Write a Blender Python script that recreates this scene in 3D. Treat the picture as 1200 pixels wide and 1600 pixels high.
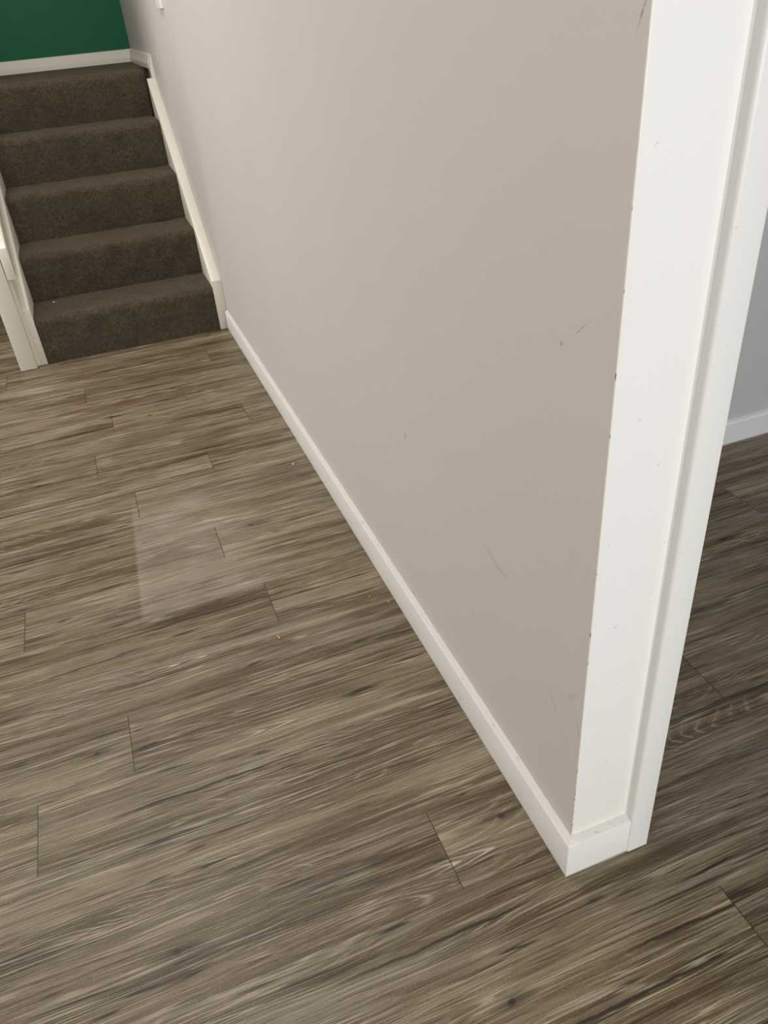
import bpy, bmesh, math, random
from mathutils import Matrix, Vector, noise

random.seed(7)
for o in list(bpy.data.objects):
    bpy.data.objects.remove(o)
SC = bpy.context.scene
COL = SC.collection

# ------------------------------------------------------------------ camera
cam_data = bpy.data.cameras.new('camera')
cam = bpy.data.objects.new('camera', cam_data)
COL.objects.link(cam)
R = [[0.9327220240339369, -0.3520735733520827, -0.07793474725134981],
     [-0.25778488302400066, -0.4999043092187303, -0.8268268474770558],
     [0.2521439467458621, 0.7912900104080929, -0.5570310040401897]]
Cm = Matrix(((R[0][0], -R[1][0], -R[2][0], -0.4314949),
             (R[0][1], -R[1][1], -R[2][1], -0.5801502),
             (R[0][2], -R[1][2], -R[2][2], 1.1935188),
             (0, 0, 0, 1)))
cam.matrix_world = Cm
cam_data.sensor_fit = 'VERTICAL'
cam_data.sensor_height = 36.0
cam_data.sensor_width = 27.0
cam_data.lens = 36.0 * 1202.1 / 1600.0
cam_data.clip_start = 0.02
cam_data.clip_end = 60
SC.camera = cam

# ------------------------------------------------------------------ light
SC.view_settings.view_transform = 'Standard'
SC.view_settings.look = 'None'
SC.view_settings.gamma = 1.0
SC.view_settings.use_curve_mapping = False
SC.view_settings.exposure = 0.0

world = bpy.data.worlds.new('sky')
SC.world = world
world.use_nodes = True
world.node_tree.nodes['Background'].inputs[0].default_value = (0.75, 0.85, 1.0, 1)
world.node_tree.nodes['Background'].inputs[1].default_value = 1.0


def area(name, loc, direction, sx, sy, power, color):
    l = bpy.data.lights.new(name, 'AREA')
    l.shape = 'RECTANGLE'
    l.size = sx
    l.size_y = sy
    l.energy = power
    l.color = color
    o = bpy.data.objects.new(name, l)
    COL.objects.link(o)
    o.location = loc
    o.rotation_euler = Vector(direction).to_track_quat('-Z', 'Z').to_euler()
    return o


# daylight entering by the two windows of the room (behind the camera and on the left)
area('rear_window_light', (-0.2, -3.12, 1.40), (0, 1, -0.08), 2.6, 1.8, 74, (1.0, 0.995, 0.985))
area('left_window_light', (-3.52, 2.3, 1.55), (1, 0, -0.1), 2.2, 1.6, 80, (1.0, 0.965, 0.92))
# unseen overhead light, added to brighten treads and board tops
area('added_top_light', (-0.95, 2.35, 3.50), (0, 0, -1), 0.9, 0.9, 48, (1.0, 0.97, 0.94))
area('right_window_light', (3.42, -1.6, 1.5), (-1, 0, -0.1), 1.4, 1.4, 5, (0.92, 0.96, 1.0))


# ------------------------------------------------------------------ helpers
def lin(r, g, b):
    def f(c):
        c /= 255.0
        return c / 12.92 if c <= 0.04045 else ((c + 0.055) / 1.055) ** 2.4
    return (f(r), f(g), f(b), 1.0)


class NT:
    """tiny node builder"""
    def __init__(s, name):
        s.m = bpy.data.materials.new(name)
        s.m.use_nodes = True
        s.t = s.m.node_tree
        s.n = s.t.nodes
        s.b = s.n['Principled BSDF']
        s._geo = None

    def link(s, a, b):
        s.t.links.new(a, b)

    def put(s, sock, v):
        if isinstance(v, bpy.types.NodeSocket):
            s.link(v, sock)
        elif v is not None:
            if sock.type == 'RGBA' and isinstance(v, (int, float)):
                v = (v, v, v, 1)
            sock.default_value = v

    def math(s, op, a, b=None, c=None, clamp=False):
        n = s.n.new('ShaderNodeMath')
        n.operation = op
        n.use_clamp = clamp
        s.put(n.inputs[0], a)
        s.put(n.inputs[1], b)
        s.put(n.inputs[2], c)
        return n.outputs[0]

    def vmath(s, op, a, b=None, scale=None):
        n = s.n.new('ShaderNodeVectorMath')
        n.operation = op
        s.put(n.inputs[0], a)
        s.put(n.inputs[1], b)
        if scale is not None:
            s.put(n.inputs['Scale'], scale)
        return n.outputs['Value'] if op in ('LENGTH', 'DOT_PRODUCT', 'DISTANCE') else n.outputs['Vector']

    def pos(s):
        if s._geo is None:
            s._geo = s.n.new('ShaderNodeNewGeometry')
        return s._geo.outputs['Position']

    def sep(s, v):
        n = s.n.new('ShaderNodeSeparateXYZ')
        s.link(v, n.inputs[0])
        return n.outputs

    def comb(s, x, y, z):
        n = s.n.new('ShaderNodeCombineXYZ')
        for i, v in enumerate((x, y, z)):
            s.put(n.inputs[i], v)
        return n.outputs[0]

    def noise(s, vec, scale=1.0, detail=3.0, rough=0.55, dist=0.0):
        n = s.n.new('ShaderNodeTexNoise')
        s.put(n.inputs['Vector'], vec)
        n.inputs['Scale'].default_value = scale
        n.inputs['Detail'].default_value = detail
        n.inputs['Roughness'].default_value = rough
        n.inputs['Distortion'].default_value = dist
        return n.outputs['Fac']

    def ramp(s, v, a, b, lo=0.0, hi=1.0):
        """smooth map of v from [a,b] to [lo,hi]"""
        n = s.n.new('ShaderNodeMapRange')
        n.interpolation_type = 'SMOOTHSTEP'
        s.put(n.inputs[0], v)
        s.put(n.inputs[1], a)
        s.put(n.inputs[2], b)
        s.put(n.inputs[3], lo)
        s.put(n.inputs[4], hi)
        return n.outputs[0]

    def mix(s, f, a, b, mode='MIX'):
        n = s.n.new('ShaderNodeMix')
        n.data_type = 'RGBA'
        n.blend_type = mode
        s.put(n.inputs[0], f)
        s.put(n.inputs[6], a)
        s.put(n.inputs[7], b)
        return n.outputs[2]

    def mark(s, loc, rot, size, soft=0.6):
        """elliptical mark at a place of the surface: 1 inside, 0 outside"""
        n = s.n.new('ShaderNodeMapping')
        n.vector_type = 'TEXTURE'
        s.link(s.pos(), n.inputs[0])
        n.inputs[1].default_value = loc
        n.inputs[2].default_value = rot
        n.inputs[3].default_value = size
        return s.ramp(s.vmath('LENGTH', n.outputs[0]), 1.0, 1.0 - soft)

    def bump(s, h, strength=0.2, dist=0.001, prev=None):
        n = s.n.new('ShaderNodeBump')
        n.inputs['Strength'].default_value = strength
        n.inputs['Distance'].default_value = dist
        s.put(n.inputs['Height'], h)
        if prev is not None:
            s.link(prev, n.inputs['Normal'])
        return n.outputs[0]

    def done(s, color=None, rough=None, normal=None, spec=None):
        s.put(s.b.inputs['Base Color'], color)
        s.put(s.b.inputs['Roughness'], rough)
        s.put(s.b.inputs['Normal'], normal)
        s.put(s.b.inputs['Specular IOR Level'], spec)
        return s.m


# ------------------------------------------------------------------ materials
def mat_floor():
    t = NT('wood_plank_vinyl')
    uv = t.n.new('ShaderNodeUVMap'); uv.uv_map = 'plank'
    rn = t.n.new('ShaderNodeUVMap'); rn.uv_map = 'rand'
    u, v, _ = t.sep(uv.outputs[0])
    r1, r2, _ = t.sep(rn.outputs[0])
    U = t.math('ADD', u, t.math('MULTIPLY', r1, 37.0))
    V = t.math('ADD', v, t.math('MULTIPLY', r2, 19.0))
    # slow waviness of the fibres
    w = t.noise(t.comb(t.math('MULTIPLY', U, 2.2), t.math('MULTIPLY', V, 9.0), 0), 1, 2)
    Vw = t.math('ADD', V, t.math('MULTIPLY', t.math('SUBTRACT', w, 0.5), 0.018))

    def st(sx, sy, z=0.0, detail=4, rough=0.6, dist=0):
        return t.noise(t.comb(t.math('MULTIPLY', U, sx), t.math('MULTIPLY', Vw, sy), z), 1, detail, rough, dist)
    broad = st(0.9, 15, 3.1, 3)
    mid = st(1.6, 52, 7.7, 5, 0.68)
    band = st(1.1, 34, 17.7, 4, 0.6)
    fine = st(4.0, 185, 1.3, 3, 0.6)
    fine2 = st(6.0, 300, 41.3, 3, 0.6)
    pore = st(30, 620, 5.5, 2, 0.6)
    speck = t.noise(t.comb(t.math('MULTIPLY', U, 260), t.math('MULTIPLY', V, 480), 2.0), 1, 2, .6)
    streak = st(1.2, 50, 21.0, 3, 0.5)
    # long annual-ring lines that bend and now and then close into a cathedral
    slow = t.noise(t.comb(t.math('MULTIPLY', U, 0.9), t.math('MULTIPLY', V, 6.0), 11.0), 1, 2.0, 0.4)
    slow2 = t.noise(t.comb(t.math('MULTIPLY', U, 3.0), t.math('MULTIPLY', V, 14.0), 14.0), 1, 2.0, 0.5)
    fld = t.math('MULTIPLY_ADD', V, 175.0, t.math('MULTIPLY_ADD', slow, 46.0, t.math('MULTIPLY', slow2, 4.0)))
    ph = t.math('FRACT', fld)
    tri = t.math('ABSOLUTE', t.math('SUBTRACT', ph, 0.5))
    line = t.ramp(tri, 0.30, 0.5)
    dline = t.ramp(tri, 0.16, 0.0)
    zone = t.ramp(st(2.0, 20, 9.0, 3), 0.40, 0.62)
    lines = t.math('MULTIPLY', line, zone)
    # base colours
    c = t.mix(t.ramp(broad, 0.32, 0.68), lin(86, 73, 54), lin(122, 109, 87))
    c = t.mix(t.ramp(band, 0.40, 0.68, 0.0, 0.40), c, lin(144, 133, 116))
    c = t.mix(t.ramp(band, 0.52, 0.32, 0.0, 0.50), c, lin(78, 64, 46))
    c = t.mix(t.ramp(mid, 0.50, 0.74, 0.0, 0.45), c, lin(150, 139, 122))
    c = t.mix(t.ramp(mid, 0.50, 0.26, 0.0, 0.70), c, lin(66, 53, 38))
    c = t.mix(t.math('MULTIPLY', t.ramp(fine, 0.54, 0.70), t.ramp(fine2, .35, .6, .2, .75)), c, lin(168, 157, 138))
    c = t.mix(t.ramp(fine2, 0.47, 0.28, 0.0, 0.65), c, lin(58, 46, 33))
    c = t.mix(t.math('MULTIPLY', t.math('MULTIPLY', lines, t.ramp(st(9, 160, 13.0, 3), .38, .6)), 0.50), c, lin(188, 176, 152))
    c = t.mix(t.math('MULTIPLY', t.math('MULTIPLY', dline, zone), 0.25), c, lin(64, 52, 38))
    c = t.mix(t.ramp(pore, 0.58, 0.75, 0.0, 0.3), c, lin(172, 162, 140))
    c = t.mix(t.ramp(pore, 0.42, 0.25, 0.0, 0.4), c, lin(56, 46, 34))
    c = t.mix(t.ramp(speck, 0.45, 0.25, 0.0, 0.45), c, lin(60, 50, 38))
    c = t.mix(t.ramp(speck, 0.58, 0.75, 0.0, 0.35), c, lin(168, 158, 138))
    # crisp filaments: dark cracks and pale limed pores
    def fil(sx, sy, z, w):
        return t.ramp(t.math('ABSOLUTE', t.math('SUBTRACT', st(sx, sy, z, 2, .5), 0.5)), w, w * .25)
    g1 = t.ramp(st(3.5, 40, 51.0, 3), 0.45, 0.62)
    g2 = t.ramp(st(2.5, 30, 61.0, 3), 0.42, 0.60)
    g3 = t.ramp(st(3.0, 50, 71.0, 3), 0.50, 0.64)
    c = t.mix(t.math('MULTIPLY', t.math('MULTIPLY', fil(1.6, 62, 81.0, .020), g1), .75), c, lin(52, 41, 29))
    c = t.mix(t.math('MULTIPLY', t.math('MULTIPLY', fil(2.2, 110, 91.0, .030), g2), .55), c, lin(182, 171, 150))
    c = t.mix(t.math('MULTIPLY', t.math('MULTIPLY', fil(1.0, 36, 95.0, .014), g3), .9), c, lin(44, 34, 24))
    # dark mineral streaks
    sk = t.math('MULTIPLY', t.ramp(streak, 0.61, 0.68), t.ramp(st(5, 200, 2.0, 3), 0.40, 0.56))
    c = t.mix(t.math('MULTIPLY', sk, 0.75), c, lin(48, 38, 28))
    # warm and cool clouds drifting over the boards
    cl = st(2.2, 9, 33.0, 4, .6)
    c = t.mix(t.ramp(cl, .54, .34, 0, .38), c, lin(74, 59, 40))
    c = t.mix(t.ramp(cl, .52, .70, 0, .32), c, lin(142, 134, 118))
    # tone of each plank
    tone = t.math('MULTIPLY_ADD', r2, 0.08, 0.96)
    c = t.mix(1.0, c, t.comb(tone, tone, t.math('MULTIPLY', tone, t.math('MULTIPLY_ADD', r1, 0.04, 0.97))), 'MULTIPLY')
    # small random knots
    vo = t.n.new('ShaderNodeTexVoronoi')
    vo.inputs['Scale'].default_value = 1.0
    vo.inputs['Randomness'].default_value = 1.0
    t.link(t.comb(t.math('MULTIPLY', U, 3.2), t.math('MULTIPLY', V, 7.0), 0), vo.inputs['Vector'])
    gate = t.ramp(t.sep(vo.outputs['Color'])[0], 0.55, 0.60)
    kn = t.math('MULTIPLY', t.ramp(vo.outputs['Distance'], 0.045, 0.012), gate)
    # the knots one can point at in the photo
    for (x, y, s) in [(-.246, 1.227, 1.5), (-.604, .130, 1.15), (.826, .608, 1.5), (-.562, 2.148, 1.2), (-.813, 1.752, 1.0),
                      (-.535, 1.279, .7), (-.437, 1.249, .5), (-.390, .944, .5), (-.699, .579, .9), (.510, .487, .6),
                      (.089, 2.049, .8), (-.557, 2.617, .9), (-.320, 2.288, 1.2), (-.167, -.129, 1.1), (-.042, .140, 1.1), (.016, -.049, .5),
                      (.60, .57, .7), (.9, .53, .6)]:
        kn = t.math('MAXIMUM', kn, t.mark((x, y, 0), (0, 0, random.uniform(-.2, .2)), (0.012 * s, 0.0075 * s, 1), 0.9))
        kn = t.math('MAXIMUM', kn, t.math('MULTIPLY', 0.45, t.mark((x + .006, y, 0), (0, 0, 0), (0.045 * s, 0.010 * s, 1), 1.0)))
    c = t.mix(t.math('MULTIPLY', t.math('POWER', kn, 0.6), 0.92), c, lin(40, 30, 21))
    # long dark streaks seen beside the wall end
    px, py, _ = t.sep(t.pos())
    wob = t.math('MULTIPLY', t.math('SUBTRACT', t.noise(t.comb(t.math('MULTIPLY', px, 9.0), 0.0, 0.0), 1, 3), 0.5), 0.016)
    for (xa, xb, y0) in [(-.45, -.02, -.012), (-.30, .20, -.190), (-.06, .30, -.135), (-.72, -.30, .415), (-.60, -.15, .905), (-.35, -.05, 1.105), (.10, .35, -.075)]:
        dd = t.math('ABSOLUTE', t.math('SUBTRACT', t.math('ADD', py, wob), y0))
        e = t.math('MULTIPLY', t.ramp(px, xa, xa + .12), t.ramp(px, xb, xb - .12))
        m = t.math('MULTIPLY', t.ramp(dd, 0.0038, 0.0006), e)
        c = t.mix(t.math('MULTIPLY', m, t.ramp(fine, 0.30, 0.5, 0.65, 0.95)), c, lin(50, 40, 30))
    c = t.vmath('MAXIMUM', t.vmath('ADD', t.vmath('SCALE', c, scale=1.17), (-.033, -.030, -.024)), (.024, .017, .011))
    # worn paler rectangle with one crisp side, floor sheen painted in with it
    wear_sheen = t.math('MULTIPLY', t.ramp(px, t.math('MULTIPLY_ADD', py, 0.045, -0.622), t.math('MULTIPLY_ADD', py, 0.045, -0.610)), t.ramp(px, -0.12, -0.42))
    wear_sheen = t.math('MULTIPLY', wear_sheen, t.math('MULTIPLY', t.ramp(py, 0.925, 0.975), t.ramp(py, 1.55, 1.38)))
    wear_sheen = t.math('MULTIPLY', wear_sheen, t.noise(t.pos(), 9, 3))
    c = t.mix(t.math('MULTIPLY', wear_sheen, 0.30), c, lin(168, 158, 144))
    c = t.mix(t.math('MULTIPLY', wear_sheen, 0.95), c, (0.100, 0.094, 0.088, 1), 'ADD')
    # flame-shaped pale figure in two of the boards
    for (x0, y0, hx, hy) in [(-.495, .762, .115, .021), (-.125, .092, .095, .019), (-.36, .50, .10, .016)]:
        dx = t.math('SUBTRACT', px, x0)
        dy = t.math('SUBTRACT', t.math('ADD', py, t.math('MULTIPLY', wob, .35)), y0)
        q = t.math('SQRT', t.math('ADD', t.math('MULTIPLY', t.math('MULTIPLY', dy, dy), 22500.0), 0.15))
        q = t.math('MULTIPLY_ADD', dx, 16.0, q)
        fl = t.ramp(t.math('ABSOLUTE', t.math('SUBTRACT', t.math('FRACT', q), 0.5)), 0.27, 0.46)
        msk = t.mark((x0, y0, 0), (0, 0, 0), (hx, hy, 1), 0.7)
        fl = t.math('MULTIPLY', t.math('MULTIPLY', fl, msk), t.ramp(fine, .34, .56, 0.5, 1))
        c = t.mix(t.math('MULTIPLY', fl, .9), c, lin(186, 176, 158))
    # seams
    eu = t.n.new('ShaderNodeUVMap'); eu.uv_map = 'edge'
    a, b, _ = t.sep(eu.outputs[0])   # distance to the long and to the short side
    sa = t.math('MULTIPLY', t.ramp(a, 0.0012, 0.0004), t.ramp(st(3, 5, 31, 2), 0.44, 0.64, 0.0, 0.7))
    sb = t.ramp(b, 0.0013, 0.0005, 0.0, 0.85)
    seam = t.math('MAXIMUM', sa, sb)
    c = t.mix(seam, c, lin(40, 32, 24))
    h = t.math('MULTIPLY_ADD', fine, 0.7, t.math('MULTIPLY', pore, 0.5))
    h = t.math('SUBTRACT', h, t.math('MULTIPLY', seam, 1.5))
    nb = t.bump(h, 0.35, 0.0006)
    rg = t.math('MULTIPLY_ADD', mid, 0.25, 0.36)
    rg = t.math('SUBTRACT', rg, t.math('MULTIPLY', wear_sheen, 0.10))
    return t.done(c, rg, nb, 0.42)


def mat_paint(name, col, rough=0.55, roller=0.08, marks=(), spec=0.35, var=0.03):
    t = NT(name)
    n = t.noise(t.pos(), 2.2, 3)
    lo = tuple(max(0, x * (1 - var)) for x in col[:3]) + (1,)
    hi = tuple(min(1, x * (1 + var)) for x in col[:3]) + (1,)
    c = t.mix(n, lo, hi)
    for (loc, rot, size, mc, a) in marks:
        m = t.mark(loc, rot, size, 0.9)
        m = t.math('MULTIPLY', m, t.ramp(t.noise(t.pos(), 160, 2), 0.30, 0.55))
        c = t.mix(t.math('MULTIPLY', m, a), c, mc)
    hh = t.noise(t.pos(), 420, 2)
    h2 = t.noise(t.pos(), 14, 2)
    nb = t.bump(hh, roller, 0.0008)
    nb = t.bump(h2, roller * 0.6, 0.004, nb)
    t.parts = (c, nb, rough, spec)
    t.done(c, rough, nb, spec)
    return t


BEIGE = lin(204, 197, 192)
GREY = lin(120, 112, 104)


def wall_marks():
    r = lambda y0, z0, y1, z1, w: (((0.012, (y0 + y1) / 2, (z0 + z1) / 2), (math.atan2(z1 - z0, y1 - y0), 0, 0),
                                   (0.01, math.hypot(y1 - y0, z1 - z0) / 2 + .004, w)))
    M_ = []
    def add(a, col, k): M_.append((a[0], a[1], a[2], col, k))
    add(((0.012, .114, .860), (0, 0, 0), (.01, .004, .005)), GREY, .6)
    add(r(.098, .870, .066, .900, .0016), GREY, .45)
    add(((0.012, .635, .497), (0, 0, 0), (.01, .010, .012)), GREY, .35)
    add(r(.320, .460, .225, .436, .006), lin(170, 166, 146), .5)
    add(r(.290, .440, .205, .448, .004), lin(168, 164, 146), .45)
    add(r(.102, .335, .060, .290, .0016), lin(150, 96, 74), .7)
    add(r(.070, .300, .030, .262, .0014), GREY, .4)
    add(r(.025, .340, .014, .310, .003), lin(150, 150, 130), .5)
    add(r(.060, .345, .022, .400, .006), lin(165, 162, 145), .35)
    add(r(.030, 1.150, .018, 1.180, .0022), lin(110, 84, 70), .6)
    add(r(.75, .46, .72, .42, .002), GREY, .3)
    add(r(.355, .285, .345, .262, .002), lin(150, 110, 90), .5)
    add(r(.50, .28, .44, .26, .0015), lin(160, 130, 110), .35)
    add(((0.012, 1.80, .285), (0, 0, 0), (.01, .02, .008)), GREY, .3)
    add(((0.012, .050, .175), (0, 0, 0), (.01, .0018, .0025)), lin(240, 238, 232), .9)
    add(((0.012, .20, .60), (0, 0, 0), (.01, .002, .002)), lin(235, 232, 225), .7)
    return M_


def mat_wall():
    t = mat_paint('beige_wall_paint', BEIGE, 0.5, 0.10, wall_marks())
    c, nb, rg, sp = t.parts
    # ragged paint line and knocks along the near corner
    x, y, z = t.sep(t.pos())
    rag = t.math('MULTIPLY_ADD', t.noise(t.comb(0.0, 0.0, t.math('MULTIPLY', z, 90.0)), 1, 4), 0.004, 0.0118)
    edge = t.math('LESS_THAN', y, rag)
    c = t.mix(edge, c, lin(226, 220, 204))
    worn = t.noise(t.comb(0.0, t.math('MULTIPLY', y, 300.0), t.math('MULTIPLY', z, 170.0)), 1, 4, .7)
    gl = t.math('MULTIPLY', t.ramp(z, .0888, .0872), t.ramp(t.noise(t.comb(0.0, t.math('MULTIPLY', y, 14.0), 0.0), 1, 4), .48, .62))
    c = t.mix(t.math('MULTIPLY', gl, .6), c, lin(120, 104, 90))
    thr = t.ramp(z, 0.62, 0.10, 0.80, 0.52)
    m = t.math('MULTIPLY', t.math('GREATER_THAN', worn, thr), t.math('LESS_THAN', y, 0.0142))
    c = t.mix(t.math('MULTIPLY', m, 0.8), c, lin(104, 88, 72))
    for (zz, s) in [(.946, .8), (.860, 1.5), (.792, 1.0), (.608, .8), (.510, 1.6), (.46, .8), (.30, .8), (1.02, .6), (.245, 1.0)]:
        k = t.mark((0.0125, 0.0125, zz), (0, 0, 0), (.0014 * s, .0014 * s, .0034 * s), 0.5)
        c = t.mix(t.math('MULTIPLY', k, .9), c, lin(92, 80, 70))
    t.put(t.b.inputs['Base Color'], c)
    return t.m


def mat_end():
    mk = []
    for i in range(22):
        zz = random.uniform(.12, .9)
        mk.append(((random.uniform(.02, .105), .012, zz), (0, random.uniform(-1.2, 1.2), 0), (random.uniform(.002, .006), .01, random.uniform(.0006, .0016)), lin(150, 146, 138), random.uniform(.2, .55)))
    mk.append(((.048, .012, .51), (0, -.5, 0), (.007, .01, .0012), lin(140, 138, 132), .6))
    mk.append(((.030, .012, 1.07), (0, -.6, 0), (.006, .01, .0012), lin(140, 138, 132), .5))
    t = mat_paint('white_gloss_end_panel', lin(242, 241, 238), 0.32, 0.10, mk, 0.45, 0.015)
    c = t.parts[0]
    x, y, z = t.sep(t.pos())
    worn = t.noise(t.comb(t.math('MULTIPLY', x, 300.0), 0.0, t.math('MULTIPLY', z, 150.0)), 1, 4, .7)
    m = t.math('MULTIPLY', t.math('GREATER_THAN', worn, t.ramp(z, 0.62, 0.10, 0.80, 0.56)), t.math('LESS_THAN', x, 0.0134))
    c = t.mix(t.math('MULTIPLY', m, 0.7), c, lin(120, 104, 86))
    gl = t.math('MULTIPLY', t.ramp(z, .0892, .0872), t.ramp(t.noise(t.comb(t.math('MULTIPLY', x, 90.0), 0.0, 0.0), 1, 3), .35, .6, .3, 1))
    c = t.mix(t.math('MULTIPLY', gl, .6), c, lin(140, 112, 84))
    # panel turns yellower towards its foot
    c = t.mix(t.math('MULTIPLY', t.ramp(z, .30, .09), .25), c, lin(244, 234, 212))
    t.put(t.b.inputs['Base Color'], c)
    return t.m


def mat_trim(name='white_gloss_trim', col=lin(224, 220, 216), dirt=True, top=False):
    t = mat_paint(name, col, 0.33, 0.10, (), 0.5, 0.02)
    c = t.parts[0]
    x, y, z = t.sep(t.pos())
    if dirt:
        sc = t.noise(t.vmath('MULTIPLY', t.pos(), (60.0, 60.0, 160.0)), 1, 4, .7)
        c = t.mix(t.math('MULTIPLY', t.ramp(sc, .66, .74), .35), c, lin(150, 140, 126))
        # browner line where it meets the floor
        c = t.mix(t.math('MULTIPLY', t.ramp(t.math('ADD', z, t.math('MULTIPLY', sc, .004)), .0065, .0035), .6), c, lin(120, 104, 84))
        # dust and old paint on the top edge
        tp = 0.0 if not top else t.math('MULTIPLY', t.ramp(z, .0795, .0815), t.ramp(z, .0900, .0880))
        c = t.mix(t.math('MULTIPLY', tp, .22), c, lin(176, 160, 142))
        cr = t.noise(t.vmath('MULTIPLY', t.pos(), (45.0, 30.0, 260.0)), 1, 5, .75)
        c = t.mix(t.math('MULTIPLY', t.math('MULTIPLY', tp, t.ramp(cr, .60, .70)), .6), c, lin(112, 98, 82))
    t.put(t.b.inputs['Base Color'], c)
    return t.m


def mat_carpet():
    t = NT('brown_cut_pile_carpet')
    n1 = t.noise(t.pos(), 300, 3, .8)
    n2 = t.noise(t.pos(), 90, 3, .7)
    n3 = t.noise(t.pos(), 14, 3, .6)
    c = t.mix(t.ramp(n1, .38, .62), lin(38, 31, 23), lin(98, 88, 71))
    c = t.mix(t.ramp(n2, .40, .66, 0, .35), c, lin(116, 105, 88))
    c = t.mix(t.ramp(n3, .56, .38, 0, .30), c, lin(56, 46, 36))
    nb = t.bump(t.math('ADD', n1, t.math('MULTIPLY', n2, .8)), 1.0, 0.005)
    t.b.inputs['Sheen Weight'].default_value = 0.25
    t.b.inputs['Sheen Roughness'].default_value = 0.6
    t.b.inputs['Sheen Tint'].default_value = lin(180, 170, 145)
    return t.done(c, 0.95, nb, 0.1)


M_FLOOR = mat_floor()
M_WALL = mat_wall()
M_END = mat_end()
M_TRIM = mat_trim(top=True)
M_JAMB = mat_trim('white_gloss_door_jamb', lin(234, 234, 230))
M_STRING = mat_trim('cream_gloss_stair_paint', lin(218, 213, 200))
M_CARPET = mat_carpet()
M_GREEN = mat_paint('dark_green_wall_paint', lin(20, 92, 62), .6, .12, (), .3, .04).m
M_GREYWALL = mat_paint('cool_grey_wall_paint', lin(194, 195, 196), .55, .08).m
M_CEIL = mat_paint('white_ceiling_paint', lin(238, 237, 234), .8, .05).m
M_PLATE = mat_paint('white_switch_plastic', lin(236, 234, 228), .3, .0, (), .5, .0).m
M_CAULK = mat_paint('white_sealant', lin(226, 226, 220), .4, .05).m


def flat(name, col, r=.6):
    t = NT(name)
    n = t.noise(t.pos(), 300, 2)
    return t.done(t.mix(n, tuple(x * .8 for x in col[:3]) + (1,), col), r)


# ------------------------------------------------------------------ mesh helpers
def link(name, bm, mat, parent=None, smooth=False, kind=None):
    me = bpy.data.meshes.new(name)
    bmesh.ops.recalc_face_normals(bm, faces=bm.faces)
    bm.to_mesh(me)
    bm.free()
    for mm in (mat if isinstance(mat, (list, tuple)) else [mat]):
        me.materials.append(mm)
    if smooth:
        for p in me.polygons:
            p.use_smooth = True
    o = bpy.data.objects.new(name, me)
    COL.objects.link(o)
    if parent:
        o.parent = parent
    if kind:
        o['kind'] = kind
    return o


def box(bm, x0, x1, y0, y1, z0, z1):
    v = [bm.verts.new((x, y, z)) for x in (x0, x1) for y in (y0, y1) for z in (z0, z1)]
    for f in ((0, 1, 3, 2), (4, 6, 7, 5), (0, 4, 5, 1), (2, 3, 7, 6), (0, 2, 6, 4), (1, 5, 7, 3)):
        bm.faces.new([v[i] for i in f])
    return v


def bevel(bm, w, seg=2, edges=None):
    bmesh.ops.bevel(bm, geom=edges if edges is not None else bm.edges[:], offset=w, segments=seg, affect='EDGES', profile=0.5)


def prism(bm, pts, axis, a, b):
    """closed outline pts (2D) pushed along axis from a to b"""
    def P(p, t):
        if axis == 0: return (t, p[0], p[1])
        if axis == 1: return (p[0], t, p[1])
        return (p[0], p[1], t)
    A = [bm.verts.new(P(p, a)) for p in pts]
    B = [bm.verts.new(P(p, b)) for p in pts]
    n = len(pts)
    bm.faces.new(A)
    bm.faces.new(B[::-1])
    for i in range(n):
        bm.faces.new((A[i], A[(i + 1) % n], B[(i + 1) % n], B[i]))


def smooth_by_angle(o, ang=40):
    for p in o.data.polygons:
        p.use_smooth = True
    o.data.set_sharp_from_angle(angle=math.radians(ang))


# ------------------------------------------------------------------ dimensions
WX = 0.012          # face of the beige wall
W_ = 0.152          # plank width
OFF = 0.0461
Y0 = 2.825          # foot of the stairs
RISE, GO = 0.1965, 0.2459
XL, XR = -0.776, -0.030
YG = 4.78           # green wall
ZL = 5 * RISE
ZC = 3.60

# ------------------------------------------------------------------ the room
def build_floor():
    bm = bmesh.new()
    l1 = bm.loops.layers.uv.new('plank')
    l2 = bm.loops.layers.uv.new('rand')
    l3 = bm.loops.layers.uv.new('edge')
    joints = {0: -.158, -2: .210, 3: -.633, 2: -.810, 1: .477, 5: -.273, 7: -.342, 9: -.533, 11: -.634, 10: -.286,
              13: -.561, 15: -.642, 6: -.842, 17: -.940, 4: .987, 12: -.108, 16: -.136, 8: .31, 14: .2, -1: 1.05, -3: 1.2}
    rng = random.Random(21)
    L = 1.95
    X0, X1 = -3.6, 3.5
    for k in range(-22, 32):
        y0 = OFF + W_ * k
        y1 = y0 + W_
        if y1 < -3.2 or y0 > YG:
            continue
        j = joints.get(k, rng.uniform(-1.2, 0))
        n0 = math.floor((X0 - j) / L)
        x = j + n0 * L
        while x < X1:
            a, b = max(x, X0), min(x + L, X1)
            c0, c1 = max(y0, -3.2), min(y1, YG)
            r1, r2 = rng.random(), rng.random()
            e = 0.002
            xs = [a, a + e, b - e, b]
            ys = [c0, c0 + e, c1 - e, c1]
            V = [[bm.verts.new((xx, yy, 0)) for yy in ys] for xx in xs]
            for i in range(3):
                for q in range(3):
                    f = bm.faces.new((V[i][q], V[i + 1][q], V[i + 1][q + 1], V[i][q + 1]))
                    for lp in f.loops:
                        p = lp.vert.co
                        lp[l1].uv = (p.x - x, p.y - y0)
                        lp[l2].uv = (r1, r2)
                        lp[l3].uv = (min(p.y - c0, c1 - p.y), min(p.x - a, b - p.x))
            x += L
    # slab under the planks
    box(bm, X0, X1, -3.2, YG, -0.12, -0.004)
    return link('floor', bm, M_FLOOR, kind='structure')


build_floor()

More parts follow.
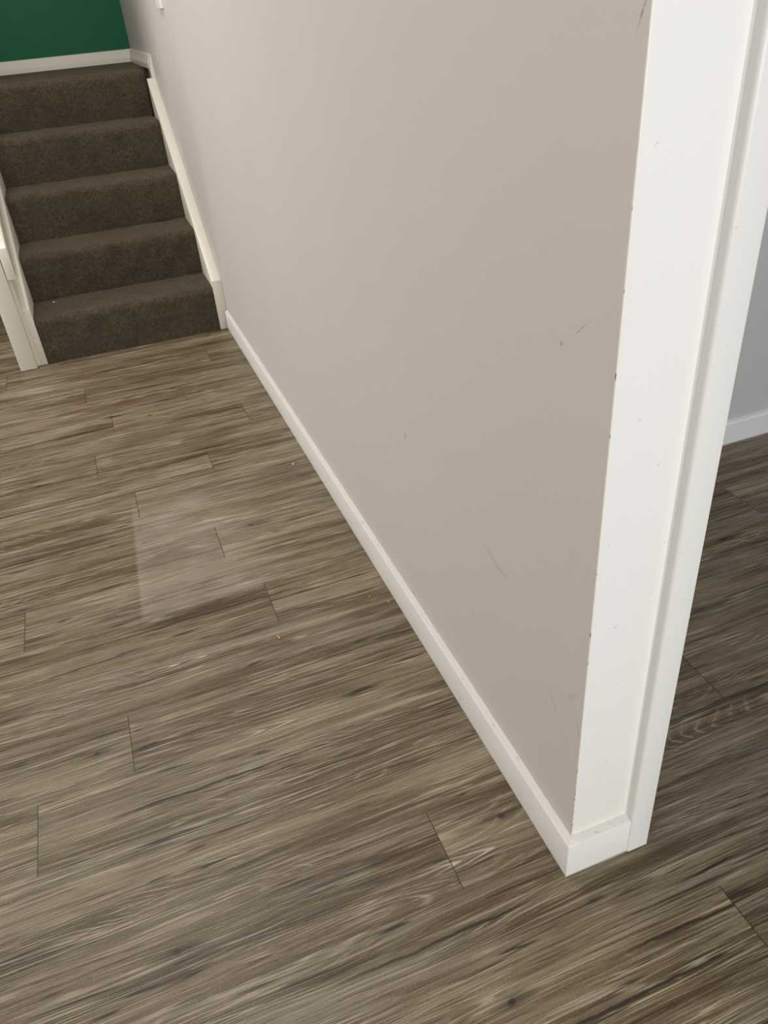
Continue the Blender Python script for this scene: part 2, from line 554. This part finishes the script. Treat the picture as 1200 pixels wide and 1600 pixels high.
# beige dividing wall with its white end panel
bm = bmesh.new()
box(bm, WX, 0.112, 0.012, YG, 0.0, ZC)
for f in bm.faces:
    pass
es = [e for e in bm.edges if all(abs(v.co.y - .012) < 1e-5 and abs(v.co.x - WX) < 1e-5 for v in e.verts)]
bevel(bm, 0.0012, 2, es)
o = link('wall_middle', bm, [M_WALL, M_END], kind='structure')
for p in o.data.polygons:
    if p.normal.y < -0.85:
        p.material_index = 1

bm = bmesh.new()
box(bm, -3.6, 0.112, YG, YG + .1, 0, ZC)
link('wall_back', bm, M_GREEN, kind='structure')
bm = bmesh.new()
box(bm, 0.112, 3.5, 0.99, 1.09, 0, ZC)
link('wall_right', bm, M_GREYWALL, kind='structure')


def wall_with_window(name, axis, at, th, a0, a1, w0, w1, z0, z1, mat):
    """wall plane at 'at' along axis with one window opening"""
    bm = bmesh.new()
    def B(p0, p1, q0, q1):
        if axis == 0: box(bm, at - th, at, p0, p1, q0, q1)
        else: box(bm, p0, p1, at - th, at, q0, q1)
    B(a0, w0, 0, ZC); B(w1, a1, 0, ZC); B(w0, w1, 0, z0); B(w0, w1, z1, ZC)
    return link(name, bm, mat, kind='structure')


M_PLAIN = mat_paint('pale_room_paint', lin(214, 208, 198), .6, .05).m
wall_with_window('wall_left', 0, -3.6, .1, -3.3, YG + .1, 1.2, 3.4, .75, 2.35, M_PLAIN)
wall_with_window('wall_front', 1, -3.2, .1, -3.6, 3.5, -1.5, 1.1, .6, 2.4, M_PLAIN)
wall_with_window('wall_far_right', 0, 3.6, .1, -3.3, 1.09, -2.3, -.9, .8, 2.2, M_PLAIN)
bm = bmesh.new()
box(bm, -1.30, -1.20, 3.25, YG, 0, ZC)  # unseen wall added to keep the left window light off the landing
link('wall_light_block', bm, M_PLAIN, kind='structure')
bm = bmesh.new()
box(bm, -3.7, 3.6, -3.3, YG + .1, ZC, ZC + .1)
link('ceiling', bm, M_CEIL, kind='structure')

# skirting boards: outline = (depth out of the wall, height)
PROF = [(0, 0), (.0120, 0), (.0120, .0785), (.0112, .0800), (.0, .0862)]


def skirt_run(bm, pts, prof=PROF):
    """pts: list of (x, y, nx, ny) with n the mitre direction out of the wall"""
    rows = []
    for (x, y, nx, ny, z) in pts:
        rows.append([bm.verts.new((x + nx * d, y + ny * d, z + h)) for d, h in prof])
    for a, b in zip(rows, rows[1:]):
        for i in range(len(prof)):
            j = (i + 1) % len(prof)
            bm.faces.new((a[i], a[j], b[j], b[i]))
    bm.faces.new(rows[0]); bm.faces.new(rows[-1][::-1])


bm = bmesh.new()
pts = []
for i in range(57):
    y = 0.012 + (Y0 - .006 - 0.012) * i / 56
    if i == 0:
        pts.append((WX, .012, -1, -1, 0))
    else:
        pts.append((WX, y, -1, 0, 0.0006 * noise.noise((y * 3, 0, 0))))
skirt_run(bm, pts)
o = link('baseboard_left', bm, M_TRIM, kind='structure')
smooth_by_angle(o, 30)
bm = bmesh.new()
skirt_run(bm, [(WX, .012, -1, -1, 0), (.1135, .012, 0, -1, 0)])
o = link('baseboard_front', bm, mat_trim('white_gloss_end_skirting', lin(234, 233, 229), top=True), kind='structure')
smooth_by_angle(o, 30)
bm = bmesh.new()
skirt_run(bm, [(.112, .99, 0, -1, 0), (3.5, .99, 0, -1, 0)], [(0, 0), (.012, 0), (.012, .068), (.009, .074), (.0, .077)])
o = link('baseboard_right', bm, mat_trim('cool_white_skirting', lin(226, 229, 232)), kind='structure')
# landing skirting along the green wall and the side wall
PL = [(0, 0), (.016, 0), (.016, .020), (.009, .059), (.0, .063)]
bm = bmesh.new()
skirt_run(bm, [(WX, YG, -1, -1, ZL), (-1.2, YG, 0, -1, ZL)], PL)
link('baseboard_back', bm, M_STRING, kind='structure')
bm = bmesh.new()
skirt_run(bm, [(WX, YG, -1, -1, ZL), (WX, 3.800, -1, 0, ZL)], PL)
link('baseboard_landing', bm, M_STRING, kind='structure')

# door jamb standing proud of the wall end
bm = bmesh.new()
box(bm, .1125, .1505, -0.0030, .130, 0.0015, 2.05)
es = [e for e in bm.edges if all(abs(v.co.y + .0030) < 1e-5 for v in e.verts) and abs(e.verts[0].co.z - e.verts[1].co.z) > 1]
l = [e for e in es if e.verts[0].co.x < .12]
r = [e for e in es if e.verts[0].co.x > .12]
bevel(bm, 0.005, 5, l)
r = [e for e in bm.edges if all(abs(v.co.y + .0030) < 1e-5 and v.co.x > .15 for v in e.verts) and abs(e.verts[0].co.z - e.verts[1].co.z) > 1]
bevel(bm, 0.0012, 2, r)
o = link('trim_1', bm, M_JAMB, kind='structure')
smooth_by_angle(o, 40)
# bead of sealant in the angle between panel and jamb
bm = bmesh.new()
prism(bm, [(.1095, .0121), (.1125, .0121), (.1125, .0085), (.1118, .0103)], 2, .086, 2.05)
link('trim_2', bm, M_CAULK, kind='structure')

# ------------------------------------------------------------------ staircase
st = bpy.data.objects.new('staircase', None)
COL.objects.link(st)
st.location = ((XL + XR) / 2, Y0, 0)
st['label'] = 'brown carpeted stairs with cream painted side boards rising to the green wall'
st['category'] = 'stairs'
bpy.context.view_layer.update()


def part(name, bm, mat, label=None, smooth=None, parent=st):
    bmesh.ops.translate(bm, verts=bm.verts, vec=-Vector(st.location))
    o = link(name, bm, mat, parent)
    if smooth:
        smooth_by_angle(o, smooth)
    if label:
        o['label'] = label
    return o


def step_mesh(k):
    """carpet wrapped over step k: riser, rounded nosing, tread, with a slightly lumpy pile"""
    y = Y0 + GO * k
    z = RISE * k
    r = .030
    ln = [(y + .004, z)]
    for i in range(1, 33):
        ln.append((y + .004 - .004 * math.sin(i / 32 * math.pi / 2), z + (RISE - r) * i / 32))
    for i in range(1, 9):
        a = math.pi / 2 * i / 8
        ln.append((y + r - r * math.cos(a), z + RISE - r + r * math.sin(a)))
    yend = y + GO + .01 if k < 4 else y + GO
    for i in range(1, 11):
        ln.append((y + r + (yend - y - r) * i / 10, z + RISE))
    N = 90
    bm = bmesh.new()
    rows = []
    for i in range(N + 1):
        fx = i / N
        x = XL + (XR - XL) * fx
        if k == 0 and i in (0, N):
            x += (-.003 if i == 0 else .003)
        row = []
        for j, (a, b) in enumerate(ln):
            d = .0032 * noise.noise((x * 14, a * 14, b * 14)) + .0016 * noise.noise((x * 60, a * 60, b * 60 + 5))
            # pile thins towards its cut edges
            e = min(fx, 1 - fx) * (XR - XL)
            d -= .004 * max(0, 1 - e / .01)
            jn = 0 if j < 36 else 1
            xj = x + (.0035 * noise.noise((k * 9.0, b * 130, x * 50)) if (i in (0, N) and k == 0) else 0)
            row.append(bm.verts.new((xj, a - d * (1 if jn < .5 else 0), b + (d if j > 32 else 0))))
        rows.append(row)
    for a, b in zip(rows, rows[1:]):
        for j in range(len(ln) - 1):
            bm.faces.new((a[j], b[j], b[j + 1], a[j + 1]))
    # solid body: close sides, back and bottom
    nb = len(ln)
    b0 = [bm.verts.new((v.co.x, yend, z - (.0 if k == 0 else .004))) for v in (rows[0][0], rows[-1][0])]
    bm.faces.new(rows[0] + [b0[0]])
    bm.faces.new(rows[-1][::-1] + [b0[1]])
    bm.faces.new([r_[-1] for r_ in rows] + [b0[1], b0[0]])
    bm.faces.new([r_[0] for r_ in rows] + [b0[1], b0[0]])
    return bm




for k in range(5):
    part('carpeted_step', step_mesh(k), M_CARPET, smooth=60)

# landing floor, carpeted
bm = bmesh.new()
box(bm, -1.2, WX, Y0 + 5 * GO + .0005, YG, ZL - .1, ZL)
link('floor_landing', bm, M_CARPET, kind='structure')

SL = RISE / GO


def string(x0, x1, yk, zk, yend, drop, name='side_board', label=None):
    """sloping side board with an upright front end; top edge passes (yk,zk)"""
    sl = .800
    zt = zk + sl * (yend - yk)
    out = [(yk, 0.001), (yk, zk), (yend, zt), (yend, zt - drop), (yk + .30, 0.001)]
    # subdivide the top a little for hand-painted wobble
    bm = bmesh.new()
    prism(bm, out, 0, x0, x1)
    bevel(bm, .0018, 2)
    return part(name, bm, M_STRING, label, 35)


string(-.031, WX - .0005, Y0 + .002, .218, 3.740, .40)
string(-.806, -.776, Y0 + .002, .240, 3.85, .50)

# square newel at the open side
bm = bmesh.new()
box(bm, -.885, -.8185, 2.800, 2.866, 0.001, 1.10)
bevel(bm, .0025, 2)
part('newel_post', bm, M_STRING, smooth=35)
# slim reveal between newel and side board
bm = bmesh.new()
prism(bm, [(2.829, .001), (2.829, .36), (3.85, 1.17), (3.85, .80), (3.1, .001)], 0, -.8185, -.806)
part('filler_strip', bm, M_STRING)
# sloping bottom rail of the balustrade, cut plumb at its foot
bm = bmesh.new()
prism(bm, [(2.795, .373), (2.795, .495), (3.86, .495 + .8 * 1.065), (3.86, .373 + .8 * 1.065)], 0, -.8150, -.781)
bevel(bm, .002, 2)
part('balustrade_rail', bm, M_STRING, smooth=35)
# second newel where the rail meets the landing
bm = bmesh.new()
box(bm, -.885, -.8155, 3.86, 3.926, 0.001, 2.1)
bevel(bm, .0025, 2)
part('newel_post', bm, M_STRING, smooth=35)

# upright end piece between the landing skirting and the top of the side board
bm = bmesh.new()
prism(bm, [(-.0045, .930), (WX - .0005, .930), (WX - .0005, 1.043), (.006, 1.043), (-.0045, .985)], 1, 3.745, 3.7995)
part('end_block', bm, M_STRING)

# ------------------------------------------------------------------ switch plate high on the wall
sw = bpy.data.objects.new('light_switch', None)
COL.objects.link(sw)
sw.location = (WX, 2.995, 1.212)
sw['label'] = 'white switch plate on the beige wall above the stairs, at the top edge'
sw['category'] = 'switch'
bm = bmesh.new()
box(bm, -.011, 0, -.058, .058, 0, .116)
bevel(bm, .002, 2)
link('face_plate', bm, M_PLATE, sw)
bm = bmesh.new()
box(bm, -.0145, -.0105, -.011, .011, .040, .076)
bevel(bm, .001, 1)
link('rocker', bm, M_PLATE, sw)


# ------------------------------------------------------------------ crumbs
def crumb(name, loc, size, mat, label, rz=0, seed=0):
    bm = bmesh.new()
    bmesh.ops.create_icosphere(bm, subdivisions=2, radius=1)
    for v in bm.verts:
        d = 1 + .35 * noise.noise(v.co * 1.7 + Vector((seed, 0, 0)))
        v.co = Vector((v.co.x * size[0] * d, v.co.y * size[1] * d, v.co.z * size[2] * d))
    zmin = min(v.co.z for v in bm.verts)
    for v in bm.verts:
        v.co.z -= zmin
    o = link(name, bm, mat, smooth=True)
    o.location = loc
    o.rotation_euler = (0, 0, rz)
    o['label'] = label
    o['category'] = 'crumb'
    return o


MC_W = flat('pale_crumb', lin(236, 228, 210))
MC_O = flat('orange_crumb', lin(196, 140, 66))
MC_Y = flat('yellow_crumb', lin(205, 178, 122))
crumb('food_crumb', (-.052, 1.494, .0004), (.0035, .0028, .002), MC_W, 'tiny white crumb on the wood floor by the skirting, the one nearest the stairs', .4, 1)
crumb('food_crumb', (-.287, .746, .0004), (.0028, .0085, .0026), MC_O, 'thin orange crumb lying on the wood floor in the middle of the planks', .25, 2)
crumb('food_crumb', (-.051, .789, .0004), (.0022, .0018, .0014), MC_Y, 'tiny yellowish speck on the floor, the left one of two beside the skirting', .1, 3)
crumb('food_crumb', (-.016, .752, .0004), (.0018, .0014, .0012), MC_W, 'tiny pale speck on the floor touching the skirting, right of the yellowish speck', .9, 4)
crumb('food_crumb', (-.690, 3.008, RISE + .003), (.0045, .0028, .0025), MC_W, 'small white crumb on the brown carpet of the lowest step', .2, 5)
